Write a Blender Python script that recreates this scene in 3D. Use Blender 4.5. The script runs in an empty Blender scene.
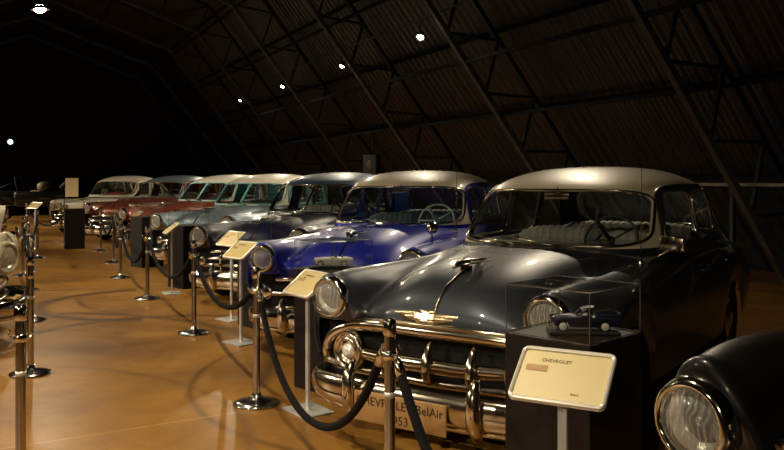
import bpy, bmesh, math, random
import numpy as np
from mathutils import Vector, Matrix
random.seed(7)
SC = bpy.context.scene
C = SC.collection
PI = math.pi

# ------------------------------------------------------------------ materials
def mat(name, col=(0.8,0.8,0.8), rough=0.5, metal=0.0, coat=0.0, emit=None, estr=0.0, spec=0.5, noise=0.0, nscale=8.0, bump=0.0, bscale=60.0):
    m = bpy.data.materials.new(name); m.use_nodes = True
    nt = m.node_tree; b = nt.nodes['Principled BSDF']
    b.inputs['Base Color'].default_value = (*col, 1)
    b.inputs['Roughness'].default_value = rough
    b.inputs['Metallic'].default_value = metal
    b.inputs['Coat Weight'].default_value = coat
    b.inputs['Coat Roughness'].default_value = 0.04
    b.inputs['Specular IOR Level'].default_value = spec
    if emit:
        b.inputs['Emission Color'].default_value = (*emit, 1); b.inputs['Emission Strength'].default_value = estr
    if noise or bump:
        tc = nt.nodes.new('ShaderNodeTexCoord')
    if noise:
        n = nt.nodes.new('ShaderNodeTexNoise'); n.inputs['Scale'].default_value = nscale; n.inputs['Detail'].default_value = 6
        nt.links.new(tc.outputs['Object'], n.inputs['Vector'])
        mx = nt.nodes.new('ShaderNodeMix'); mx.data_type = 'RGBA'
        mx.inputs[6].default_value = (*[c*(1-noise) for c in col], 1); mx.inputs[7].default_value = (*[min(1,c*(1+noise)) for c in col], 1)
        nt.links.new(n.outputs['Fac'], mx.inputs[0]); nt.links.new(mx.outputs[2], b.inputs['Base Color'])
    if bump:
        n2 = nt.nodes.new('ShaderNodeTexNoise'); n2.inputs['Scale'].default_value = bscale
        nt.links.new(tc.outputs['Object'], n2.inputs['Vector'])
        bp = nt.nodes.new('ShaderNodeBump'); bp.inputs['Strength'].default_value = bump; bp.inputs['Distance'].default_value = 0.01
        nt.links.new(n2.outputs['Fac'], bp.inputs['Height']); nt.links.new(bp.outputs['Normal'], b.inputs['Normal'])
    return m

def paint(name, col, metal=0.0, rough=0.35):
    return mat(name, col, rough=max(rough,.42), metal=metal, coat=1.0, noise=0.08, nscale=3.0, spec=.2)

def glassmat(name, tint=(0.85,0.9,0.88), ior=1.45, bumps=0.0, rough=0.0, refl=1.0, frost=0.0):
    m = bpy.data.materials.new(name); m.use_nodes = True
    nt = m.node_tree; nt.nodes.clear()
    out = nt.nodes.new('ShaderNodeOutputMaterial')
    tr = nt.nodes.new('ShaderNodeBsdfTransparent'); tr.inputs[0].default_value = (*tint, 1)
    gl = nt.nodes.new('ShaderNodeBsdfGlossy'); gl.inputs['Roughness'].default_value = rough; gl.inputs[0].default_value = (refl,refl,refl,1)
    lw = nt.nodes.new('ShaderNodeLayerWeight'); lw.inputs['Blend'].default_value = .5
    pw = nt.nodes.new('ShaderNodeMath'); pw.operation = 'POWER'; pw.inputs[1].default_value = 4.5
    f0 = 2*((ior-1)/(ior+1))**2
    fr = nt.nodes.new('ShaderNodeMath'); fr.operation = 'MULTIPLY_ADD'; fr.inputs[1].default_value = 1-f0; fr.inputs[2].default_value = f0
    nt.links.new(lw.outputs['Facing'], pw.inputs[0]); nt.links.new(pw.outputs[0], fr.inputs[0])
    mx = nt.nodes.new('ShaderNodeMixShader')
    nt.links.new(fr.outputs[0], mx.inputs[0]); nt.links.new(tr.outputs[0], mx.inputs[1]); nt.links.new(gl.outputs[0], mx.inputs[2])
    last = mx
    if frost:
        df = nt.nodes.new('ShaderNodeBsdfDiffuse'); df.inputs[0].default_value = (.9,.9,.84,1)
        last = nt.nodes.new('ShaderNodeMixShader')
        tc_ = nt.nodes.new('ShaderNodeTexCoord'); wv = nt.nodes.new('ShaderNodeTexWave'); wv.bands_direction = 'Y'
        wv.inputs['Scale'].default_value = 17; wv.inputs['Distortion'].default_value = 9; wv.inputs['Detail'].default_value = 3
        nt.links.new(tc_.outputs['Object'], wv.inputs['Vector'])
        mr = nt.nodes.new('ShaderNodeMapRange'); mr.inputs['To Min'].default_value = frost*.55; mr.inputs['To Max'].default_value = frost*1.35
        nt.links.new(wv.outputs['Fac'], mr.inputs['Value']); nt.links.new(mr.outputs[0], last.inputs[0])
        nt.links.new(mx.outputs[0], last.inputs[1]); nt.links.new(df.outputs[0], last.inputs[2])
    nt.links.new(last.outputs[0], out.inputs[0])
    if bumps:
        tc = nt.nodes.new('ShaderNodeTexCoord')
        w = nt.nodes.new('ShaderNodeTexWave'); w.inputs['Scale'].default_value = 22; w.inputs['Distortion'].default_value = 1.5
        w.bands_direction = 'Y'
        nt.links.new(tc.outputs['Object'], w.inputs['Vector'])
        bp = nt.nodes.new('ShaderNodeBump'); bp.inputs['Strength'].default_value = bumps; bp.inputs['Distance'].default_value = 0.01
        nt.links.new(w.outputs['Fac'], bp.inputs['Height'])
        nt.links.new(bp.outputs[0], gl.inputs['Normal'])
    return m

M = dict(
    chrome = mat('chrome', (0.72,0.68,0.60), 0.10, 1.0, noise=0.12, nscale=14, bump=0.05, bscale=7),
    chrome_old = mat('aged_chrome', (0.62,0.54,0.42), 0.16, 1.0, noise=0.3, nscale=22, bump=0.10, bscale=10),
    steel = mat('polished_steel', (0.46,0.44,0.41), 0.16, 1.0, noise=0.08, nscale=20),
    alu = mat('brushed_aluminium', (0.62,0.61,0.58), 0.38, 0.55, noise=0.06, nscale=30),
    rubber = mat('tyre_rubber', (0.012,0.012,0.012), 0.7, noise=0.2),
    black = mat('matte_black', (0.006,0.006,0.006), 0.8, noise=0.2),
    dark = mat('underbody_dark', (0.01,0.009,0.008), 0.85, noise=0.2),
    whitewall = mat('whitewall', (0.6,0.57,0.5), 0.6, noise=0.1),
    glass = glassmat('window_glass', (0.88,0.92,0.89), 1.42),
    lens = glassmat('lamp_lens', (0.95,0.96,0.93), 1.7, bumps=0.5, rough=0.05, frost=.20),
    acrylic = glassmat('clear_acrylic', (0.93,0.94,0.93), 1.28),
    acrylic_edge = mat('acrylic_edge', (0.09,0.085,0.07), 0.2, 0.0, coat=1.0, noise=0.1),
    reflector = mat('lamp_reflector', (0.90,0.88,0.83), 0.20, 0.45, noise=0.04, bump=.5, bscale=28),
    rope = mat('black_rope', (0.006,0.005,0.005), 0.95, spec=.15, bump=0.6, bscale=90, noise=0.3),
    pedestal = mat('pedestal_dark_brown', (0.010,0.0062,0.004), 0.6, noise=0.25, nscale=5, spec=.2),
    paper = mat('sign_paper', (0.58,0.46,0.18), 0.45, noise=0.03, nscale=4),
    signframe = mat('sign_frame_silver', (0.72,0.68,0.60), 0.35, 0.4, noise=0.05),
    ink = mat('sign_ink', (0.16,0.10,0.04), 0.6, noise=0.1),
    ink2 = mat('sign_ink_box', (0.42,0.24,0.09), 0.6, noise=0.1),
    seat = mat('seat_grey_cloth', (0.30,0.28,0.24), 0.8, noise=0.15, nscale=20),
    seatdark = mat('seat_dark', (0.06,0.045,0.035), 0.8, noise=0.15, nscale=20),
    dashm = mat('dashboard', (0.03,0.035,0.035), 0.45, noise=0.1),
    plate = mat('licence_plate_tan', (0.33,0.18,0.06), 0.45, noise=0.12, nscale=9),
    plateink = mat('plate_ink', (0.01,0.01,0.01), 0.5, noise=0.1),
    beam = mat('roof_steel', (0.013,0.012,0.011), 0.6, 0.0, noise=0.3, nscale=6),
    purlin = mat('purlin_steel', (0.007,0.0065,0.006), 0.8, spec=.15, noise=.3, nscale=6),
    chord = mat('chord_steel', (0.065,0.060,0.054), 0.6, noise=.3, nscale=6),
    fixture = mat('lamp_housing', (0.03,0.028,0.025), 0.45, 0.3, noise=0.1),
    bulb = mat('lamp_bulb', (1,0.85,0.6), 0.5, emit=(1.0,0.78,0.48), estr=60),
    bulb_cool = mat('lamp_bulb_cool', (0.7,0.85,1), 0.5, emit=(0.6,0.8,1.0), estr=2.5),
    board = mat('board_cream', (0.50,0.40,0.19), 0.6, noise=0.1),
    red_lens = mat('red_lens', (0.3,0.01,0.01), 0.2, coat=1, noise=0.1),
    gold = mat('emblem_gilt', (0.52,0.42,0.26), 0.26, 1.0, noise=0.2, nscale=40),
)

# ------------------------------------------------------------------ mesh helpers
def new_obj(name, bm, m, parent=None, smooth=True, autos=None):
    me = bpy.data.meshes.new(name)
    bmesh.ops.recalc_face_normals(bm, faces=bm.faces[:])
    bm.to_mesh(me); bm.free()
    for mm in (m if isinstance(m, (list, tuple)) else [m]): me.materials.append(mm)
    if smooth:
        me.polygons.foreach_set('use_smooth', [True]*len(me.polygons))
        if autos: me.set_sharp_from_angle(angle=math.radians(autos))
    o = bpy.data.objects.new(name, me); C.objects.link(o)
    if parent: o.parent = parent
    return o

def thing(name, label, cat, loc=(0,0,0), rz=0, group=None):
    o = bpy.data.objects.new(name, None); C.objects.link(o)
    o.empty_display_size = 0.2
    o.location = loc; o.rotation_euler = (0,0,rz)
    o['label'] = label; o['category'] = cat
    if group: o['group'] = group
    return o
def tag(o, label, cat, group=None):
    o['label'] = label; o['category'] = cat
    if group: o['group'] = group
    return o
def struct(o):
    o['kind'] = 'structure'; return o

def box(bm, c, s, bev=0.0, rot=None):
    r = bmesh.ops.create_cube(bm, size=1.0)
    vs = r['verts']
    bmesh.ops.scale(bm, vec=s, verts=vs)
    if bev:
        es = list({e for v in vs for e in v.link_edges})
        rr = bmesh.ops.bevel(bm, geom=es, offset=bev, segments=2, affect='EDGES', profile=0.5)
        vs = list({v for v in rr['verts']} | {v for v in vs if v.is_valid})
    if rot is not None: bmesh.ops.rotate(bm, cent=(0,0,0), matrix=rot, verts=vs)
    bmesh.ops.translate(bm, vec=c, verts=vs)

def tube(bm, pts, r, n=8, closed=False, caps=True, flat=None, up=Vector((0,0,1))):
    """sweep an ellipse (r x flat) along pts; radius may be a list"""
    pts = [Vector(p) for p in pts]; N = len(pts); rings = []
    for i, p in enumerate(pts):
        if closed: t = pts[(i+1)%N]-pts[(i-1)%N]
        else: t = pts[min(i+1,N-1)]-pts[max(i-1,0)]
        if t.length < 1e-9: t = Vector((1,0,0))
        t.normalize()
        u = up if abs(t.dot(up)) < 0.97 else Vector((1,0,0))
        a = t.cross(u).normalized(); b = a.cross(t).normalized()
        ri = r[i] if isinstance(r, (list, tuple)) else r
        rb = ri if flat is None else (flat[i] if isinstance(flat, (list, tuple)) else flat)
        rings.append([bm.verts.new(p + a*ri*math.cos(2*PI*k/n) + b*rb*math.sin(2*PI*k/n)) for k in range(n)])
    M_ = N if closed else N-1
    for i in range(M_):
        A, B = rings[i], rings[(i+1)%N]
        for k in range(n):
            bm.faces.new((A[k], A[(k+1)%n], B[(k+1)%n], B[k]))
    if caps and not closed:
        bm.faces.new(rings[0]); bm.faces.new(rings[-1][::-1])

def lathe(bm, prof, n=32, mtx=None):
    """revolve (r, z) profile around Z"""
    rings = []
    for r, z in prof:
        if r < 1e-6: rings.append([bm.verts.new((0,0,z))])
        else: rings.append([bm.verts.new((r*math.cos(2*PI*k/n), r*math.sin(2*PI*k/n), z)) for k in range(n)])
    for A, B in zip(rings, rings[1:]):
        for k in range(n):
            k2 = (k+1)%n
            if len(A) == 1 and len(B) == 1: continue
            if len(A) == 1: bm.faces.new((A[0], B[k], B[k2]))
            elif len(B) == 1: bm.faces.new((A[k], A[k2], B[0]))
            else: bm.faces.new((A[k], A[k2], B[k2], B[k]))
    if mtx is not None:
        vs = [v for R in rings for v in R]
        bmesh.ops.transform(bm, matrix=mtx, verts=vs)

def ell(bm, c, s, seg=16, rot=None):
    r = bmesh.ops.create_uvsphere(bm, u_segments=seg, v_segments=max(6,seg//2), radius=1.0)
    vs = r['verts']; bmesh.ops.scale(bm, vec=s, verts=vs)
    if rot is not None: bmesh.ops.rotate(bm, cent=(0,0,0), matrix=rot, verts=vs)
    bmesh.ops.translate(bm, vec=c, verts=vs)

def prism(bm, poly, d, mtx):
    """extrude a 2D polygon (xy) by d along z, then transform"""
    a = [bm.verts.new(mtx @ Vector((x,y,0))) for x,y in poly]
    b = [bm.verts.new(mtx @ Vector((x,y,d))) for x,y in poly]
    bm.faces.new(a[::-1]); bm.faces.new(b)
    for i in range(len(a)):
        j = (i+1)%len(a); bm.faces.new((a[i], a[j], b[j], b[i]))

def cr(P, m, axis=0):
    """Catmull-Rom resample along axis, m steps per span"""
    P = np.moveaxis(np.asarray(P, float), axis, 0); n = len(P); out = []
    for i in range(n-1):
        p0 = P[i-1] if i > 0 else 2*P[0]-P[1]
        p1, p2 = P[i], P[i+1]
        p3 = P[i+2] if i+2 < n else 2*P[-1]-P[-2]
        for k in range(m):
            t = k/m
            out.append(0.5*((2*p1)+(-p0+p2)*t+(2*p0-5*p1+4*p2-p3)*t*t+(-p0+3*p1-3*p2+p3)*t**3))
    out.append(P[-1])
    return np.moveaxis(np.array(out), 0, axis)

def facing(u, v, w, tiltv=0.0, tiltz=0.0):
    """matrix whose local +Z points to car front (-X), optionally swung"""
    R = Matrix.Rotation(-PI/2, 4, 'Y')
    return Matrix.Translation((u,v,w)) @ Matrix.Rotation(tiltv, 4, 'Z') @ Matrix.Rotation(tiltz, 4, 'Y') @ R

def text_obj(name, body, size, m, parent, mtx, align='LEFT', ext=0.0006):
    cu = bpy.data.curves.new('txt', 'FONT'); cu.body = body; cu.size = size; cu.extrude = ext
    cu.align_x = align; cu.align_y = 'CENTER'; cu.resolution_u = 2
    t = bpy.data.objects.new('txt', cu); C.objects.link(t)
    bpy.context.view_layer.update()
    me = bpy.data.meshes.new_from_object(t.evaluated_get(bpy.context.evaluated_depsgraph_get()))
    bpy.data.objects.remove(t)
    me.transform(mtx); me.name = name
    me.materials.clear(); me.materials.append(m)
    o = bpy.data.objects.new(name, me); C.objects.link(o); o.parent = parent
    return o

# ------------------------------------------------------------------ car body loft
# each section: ten points (u rearward, v sideways, w up) from hood centre to sill
SEC = [
 [(.20,0,.68),(.21,.25,.68),(.24,.42,.67),(.26,.53,.67),(.20,.60,.69),(.17,.71,.69),(.18,.82,.69),(.22,.875,.67),(.24,.89,.58),(.25,.87,.46)],
 [(.17,0,.73),(.18,.25,.73),(.21,.42,.73),(.22,.53,.75),(.14,.60,.84),(.115,.71,.95),(.14,.82,.90),(.18,.885,.79),(.20,.90,.60),(.22,.88,.45)],
 [(.20,0,.82),(.21,.24,.815),(.25,.42,.79),(.29,.54,.78),(.24,.61,.90),(.20,.71,.975),(.22,.83,.93),(.25,.905,.80),(.27,.92,.60),(.28,.90,.42)],
 [(.32,0,.92),(.33,.23,.91),(.37,.41,.865),(.42,.54,.82),(.40,.62,.915),(.38,.72,.985),(.38,.84,.94),(.38,.92,.80),(.38,.935,.60),(.38,.92,.38)],
 [(.56,0,1.005),(.57,.23,.995),(.58,.41,.945),(.60,.54,.87),(.60,.62,.915),(.60,.73,.985),(.60,.85,.94),(.60,.93,.80),(.60,.945,.60),(.60,.93,.34)],
 [(.90,0,1.06),(.90,.23,1.05),(.90,.42,1.005),(.90,.55,.93),(.90,.64,.94),(.90,.74,.985),(.90,.86,.94),(.90,.935,.80),(.90,.945,.60),(.90,.93,.32)],
 [(1.3,0,1.085),(1.3,.24,1.08),(1.3,.46,1.045),(1.3,.58,.99),(1.3,.66,.98),(1.3,.75,.99),(1.3,.87,.945),(1.3,.935,.80),(1.3,.945,.60),(1.3,.92,.30)],
 [(1.62,0,1.085),(1.62,.27,1.08),(1.62,.5,1.065),(1.62,.64,1.04),(1.62,.72,1.02),(1.62,.80,1.0),(1.65,.885,.95),(1.65,.937,.80),(1.65,.945,.60),(1.65,.91,.28)],
 [(2.3,0,1.07),(2.3,.3,1.07),(2.3,.55,1.07),(2.3,.68,1.07),(2.3,.78,1.06),(2.3,.85,1.03),(2.3,.90,.96),(2.3,.937,.80),(2.3,.945,.60),(2.3,.91,.28)],
 [(3.2,0,1.07),(3.2,.3,1.07),(3.2,.55,1.07),(3.2,.68,1.07),(3.2,.78,1.06),(3.2,.85,1.03),(3.2,.90,.96),(3.2,.937,.80),(3.2,.945,.60),(3.2,.91,.28)],
 [(4.0,0,1.12),(4.0,.3,1.12),(4.0,.52,1.09),(4.0,.64,1.05),(4.0,.73,1.02),(4.0,.82,.99),(4.0,.90,.93),(4.0,.94,.78),(4.0,.945,.60),(4.0,.91,.30)],
 [(4.45,0,1.04),(4.45,.28,1.03),(4.45,.46,1.0),(4.45,.56,.96),(4.45,.66,.96),(4.45,.76,.96),(4.45,.86,.90),(4.45,.91,.76),(4.45,.92,.60),(4.45,.89,.36)],
 [(4.78,0,.88),(4.78,.26,.87),(4.78,.44,.84),(4.80,.54,.83),(4.82,.62,.86),(4.82,.72,.88),(4.80,.80,.83),(4.78,.86,.72),(4.76,.87,.58),(4.74,.85,.40)],
 [(4.92,0,.62),(4.92,.26,.62),(4.92,.44,.62),(4.92,.54,.62),(4.92,.62,.64),(4.92,.70,.65),(4.90,.77,.64),(4.86,.82,.60),(4.84,.83,.54),(4.82,.82,.44)],
]
WF, WR = 0.86, 3.78      # axle positions
deg_ = math.radians
def make_body(mod=None, arch=0.375):
    P = np.array(SEC, float)
    if mod: P = mod(P.copy())
    P = cr(P, 7, 0); P = cr(P, 5, 1)
    # wheel arches: squeeze the flank upwards over each wheel
    n = P.shape[1]; i7 = 30
    for i in range(P.shape[0]):
        u = P[i,-1,0]; low = P[i,-1,2]; top = P[i,i7,2]
        lim = low
        for c_, R_ in ((WF, arch), (WR, arch-0.03)):
            d = abs(u-c_)
            if d < R_: lim = max(lim, 0.33+math.sqrt(max(0,R_*R_-d*d)))
        if lim > low:
            lim = min(lim, top-0.03)
            for j in range(i7+1, n):
                P[i,j,2] = lim+(P[i,j,2]-low)*(top-lim)/(top-low)
    bm = bmesh.new()
    for s in (1,-1):
        V = [[bm.verts.new((p[0], s*p[1], p[2])) for p in row] for row in P]
        for i in range(len(V)-1):
            for j in range(len(V[0])-1):
                bm.faces.new((V[i][j], V[i+1][j], V[i+1][j+1], V[i][j+1]))
    bmesh.ops.remove_doubles(bm, verts=bm.verts[:], dist=1e-5)
    return bm, P

def surf_w(P, u, v):
    """height of the body top at (u,v)"""
    best = None; bd = 1e9
    d = (P[:,:30,0]-u)**2+(P[:,:30,1]-abs(v))**2
    k = np.unravel_index(np.argmin(d), d.shape)
    return float(P[k[0],k[1],2])

# ------------------------------------------------------------------ greenhouse
GH = [(1.03,.830,1.55,4.38,4.0),(1.10,.820,1.60,4.32,4.0),(1.22,.800,1.72,4.21,3.9),(1.36,.775,1.86,4.05,3.8),(1.46,.750,1.97,3.92,3.6),
      (1.525,.710,2.09,3.77,3.3),(1.575,.645,2.25,3.56,3.0),(1.62,.54,2.46,3.34,2.7),(1.648,.39,2.66,3.17,2.4),(1.662,.20,2.84,3.02,2.2),(1.667,.0,2.93,2.93,2.0)]
class House:
    def __init__(s, tab):
        s.T = cr(np.array(tab, float), 5, 0); s.tab = tab
        s.T[:,1] = np.maximum(s.T[:,1], 0)
    def at(s, w):
        T = s.T; return [float(np.interp(w, T[:,0], T[:,k])) for k in (1,2,3,4)]
    def side(s, u, w, sg, off=0.0):
        b, uf, ur, n = s.at(w); uc = (uf+ur)/2; a = (ur-uf)/2
        q = min(1.0, abs((u-uc)/a)); v = b*(1-q**n)**(1/n)
        return Vector((u, sg*(v+off), w))
    def front(s, v, w, off=0.0, rear=False):
        b, uf, ur, n = s.at(w); uc = (uf+ur)/2; a = (ur-uf)/2
        q = min(1.0, abs(v/b)); d = a*(1-q**n)**(1/n)
        return Vector((uc+d+off if rear else uc-d-off, v, w))
def outline(n=56, e=5.0, r=1.0):
    out = []
    for k in range(n):
        t = 2*PI*k/n; c_, s_ = math.cos(t), math.sin(t)
        out.append((r*math.copysign(abs(c_)**(2/e), c_), r*math.copysign(abs(s_)**(2/e), s_)))
    return out

def make_windows(sp):
    wins = []
    w0, w1 = sp.get('wind', (1.09, 1.475))
    fr = sp.get('wfrac', 0.895)
    wins.append(dict(kind='front', w0=w0, w1=w1, fr=fr, e=6.0, name='windshield'))
    wins.append(dict(kind='rear', w0=w0+0.03, w1=w1-0.01, fr=0.72, e=4.5, name='rear_window'))
    for (a0,a1,b0,b1) in sp.get('sides', [(2.07,2.26,2.80,2.80),(2.86,2.86,3.42,3.40),(3.48,3.46,3.95,3.68)]):
        for sg in (1,-1):
            wins.append(dict(kind='side', sg=sg, w0=w0, w1=w1-0.005, L=(a0,a1), R=(b0,b1), e=7.0, name='side_window'))
    return wins
def win_pt(H, W, f, g, off=0.0):
    wc = (W['w0']+W['w1'])/2; wa = (W['w1']-W['w0'])/2; w = wc+g*wa; t = (g+1)/2
    if W['kind'] == 'side':
        uL = W['L'][0]*(1-t)+W['L'][1]*t; uR = W['R'][0]*(1-t)+W['R'][1]*t
        return H.side(uL+(uR-uL)*(f+1)/2, w, W['sg'], off)
    b = H.at(w)[0]
    return H.front(f*W['fr']*b, w, off, W['kind'] == 'rear')
def inside(H, W, u, v, w, thF, k=0.97):
    wc = (W['w0']+W['w1'])/2; wa = (W['w1']-W['w0'])/2
    g = (w-wc)/wa
    if abs(g) >= 1: return False
    t = (g+1)/2
    if W['kind'] == 'side':
        if v*W['sg'] <= 0: return False
        b, uf, ur, n = H.at(w)
        uL = W['L'][0]*(1-t)+W['L'][1]*t; uR = W['R'][0]*(1-t)+W['R'][1]*t
        f = 2*(u-uL)/(uR-uL)-1
        if abs(v) < b*0.62: return False
    else:
        b, uf, ur, n = H.at(w); uc = (uf+ur)/2; a = (ur-uf)/2
        if W['kind'] == 'front' and (uc-u) < a*0.62: return False
        if W['kind'] == 'rear' and (u-uc) < a*0.62: return False
        f = v/(b*W['fr'])
    return abs(f)**W['e']+abs(g)**W['e'] < k**W['e']

def greenhouse(H, wins, inset=0.0, hidef=True, two=False):
    fr_ = [dict(kind='side', sg=g_, w0=1.02, w1=1.512, L=(2.0,2.21), R=(4.08,3.80), e=6) for g_ in (1,-1)]
    T = H.T; bm = bmesh.new(); nth = 200 if hidef else 96
    rings = []
    # finer rows in the window zone
    ws = list(np.arange(T[0,0]+(.07 if inset else 0), 1.50, 0.0125 if hidef else 0.025))+[float(x) for x in T[:,0] if x > 1.505]
    for w in ws:
        b, uf, ur, n = H.at(w); b = max(b-inset, 0.0); uc = (uf+ur)/2; a = max((ur-uf)/2-inset, 0.0)
        ring = []
        if b < 1e-3 or a < 1e-3:
            rings.append([bm.verts.new((uc,0,w-inset))]); continue
        for k in range(nth):
            t = 2*PI*k/nth; c_, s_ = math.cos(t), math.sin(t)
            ring.append(bm.verts.new((uc-a*math.copysign(abs(c_)**(2/n), c_), b*math.copysign(abs(s_)**(2/n), s_), w-(inset if w > 1.5 else 0))))
        rings.append(ring)
    for A, B in zip(rings, rings[1:]):
        if len(A) == 1: break
        for k in range(nth):
            k2 = (k+1)%nth
            vs = (A[k], A[k2], B[k2], B[k]) if len(B) > 1 else (A[k], A[k2], B[0])
            c_ = sum((v.co for v in vs), Vector())/len(vs)
            if any(inside(H, W, c_.x, c_.y, c_.z, 0, 1.05 if inset else .975) for W in wins): continue
            f_ = bm.faces.new(vs)
            if two and (c_.z < 1.085 or any(inside(H, Q_, c_.x, c_.y, c_.z, 0, 1.0) for Q_ in fr_)): f_.material_index = 1
    if len(rings[-1]) > 1: bm.faces.new(rings[-1])
    return bm

def window_parts(H, W, car, trimm, gm, hidef=True):
    n = 64 if hidef else 28; O = outline(n, W['e'])
    bm = bmesh.new(); K = 8 if hidef else 4
    rings = [[bm.verts.new(win_pt(H, W, 0, 0))]]
    for k in range(1, K+1):
        r = k/K; rings.append([bm.verts.new(win_pt(H, W, f*r, g*r)) for f, g in O])
    for k in range(n): bm.faces.new((rings[0][0], rings[1][k], rings[1][(k+1)%n]))
    for A, B in zip(rings[1:], rings[2:]):
        for k in range(n): bm.faces.new((A[k], B[k], B[(k+1)%n], A[(k+1)%n]))
    gl = new_obj(W['name'], bm, gm, car)
    bm = bmesh.new()
    tube(bm, [win_pt(H, W, f, g, 0.004) for f, g in O], 0.013 if W['kind'] != 'side' else 0.011, 6, closed=True)
    new_obj('window_trim', bm, trimm, gl)
    return gl

# ------------------------------------------------------------------ car parts
def wheel(car, u, v, wm, hidef=True, r=0.335, cap=None):
    sg = 1 if v > 0 else -1
    mt = Matrix.Translation((u, v, r)) @ Matrix.Rotation(-sg*PI/2, 4, 'X')
    bm = bmesh.new()
    lathe(bm, [(0.20,-.08),(0.30,-.085),(0.325,-.07),(r,-.045),(r,.045),(0.325,.07),(0.30,.085),(0.20,.08),(0.20,-.08)], 40, mt)
    t = new_obj('wheel', bm, M['rubber'], car)
    bm = bmesh.new(); lathe(bm, [(0.205,.082),(0.275,.090),(0.278,.086)], 40, mt); new_obj('tyre_sidewall', bm, wm, t)
    bm = bmesh.new(); lathe(bm, [(0.0,.095),(0.05,.094),(0.09,.082),(0.11,.075),(0.16,.062),(0.205,.078),(0.21,.06)], 32, mt)
    new_obj('hubcap', bm, M['chrome'], t)

def headlamp(car, u, v, w, r=0.098, tilt=0.0, bez=None, hidef=True):
    mt = facing(u, v, w, tilt)
    bm = bmesh.new()
    lathe(bm, [(r*1.02,-.02),(r*1.36,-.035),(r*1.40,-.01),(r*1.30,.018),(r*1.16,.030),(r*1.06,.024),(r*1.0,.008),(r*1.0,-.03)], 48, mt)
    h = new_obj('headlamp', bm, bez or M['chrome'], car)
    bm = bmesh.new()
    lathe(bm, [(r*1.02,-.005),(r*.9,-.028),(r*.65,-.052),(r*.35,-.066),(r*.12,-.07),(0,-.07)], 40, mt)
    new_obj('reflector', bm, M['reflector'], h)
    bm = bmesh.new()
    lathe(bm, [(r*1.01,.008),(r*.85,.020),(r*.55,.030),(r*.28,.035),(0,.036)], 40, mt)
    new_obj('lens', bm, M['lens'], h)
    bm = bmesh.new()
    ell(bm, mt @ Vector((0,0,-.03)), (.014,.014,.018), 10)
    new_obj('bulb', bm, M['steel'], h)
    return h

def mirror_pts(half):
    return [(u,-v,w) for u,v,w in half[::-1]]+[(u,v,w) for u,v,w in half if v > 0]

def bumper(car, m, u0=-0.06, w=0.33, hh=0.085, guards=(0.36,), half=0.93, wrap=0.34):
    bm = bmesh.new(); pts = []; N = 29
    for k in range(N):
        v = half*(2*k/(N-1)-1); q = abs(v)/half
        pts.append((u0+0.10*q*q+wrap*q**9, v*(1-0.02*q**8), w))
    rr = [0.036]*N; fl = [hh*(1-0.45*abs(2*k/(N-1)-1)**7) for k in range(N)]
    tube(bm, pts, rr, 14, flat=fl)
    b = new_obj('front_bumper', bm, m, car)
    bm = bmesh.new(); tube(bm, [(p[0]+.045, p[1]*.93, w-hh*1.15) for p in pts], .03, 8); new_obj('bumper_rail', bm, m, b)
    for g in guards:
        for s in (-1,1):
            bm = bmesh.new()
            uu = u0+0.10*(g/half)**2-0.035
            tube(bm, [(uu+.03,s*g,w-.13),(uu-.015,s*g,w-.06),(uu-.03,s*g,w+.02),(uu-.025,s*g,w+.10),(uu+.0,s*g,w+.165),(uu+.03,s*g,w+.185)],
                 [.020,.036,.040,.036,.028,.010], 12, flat=[.03,.04,.04,.036,.03,.012], up=Vector((0,1,0)))
            new_obj('bumper_guard', bm, m, car)
    return b

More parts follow.
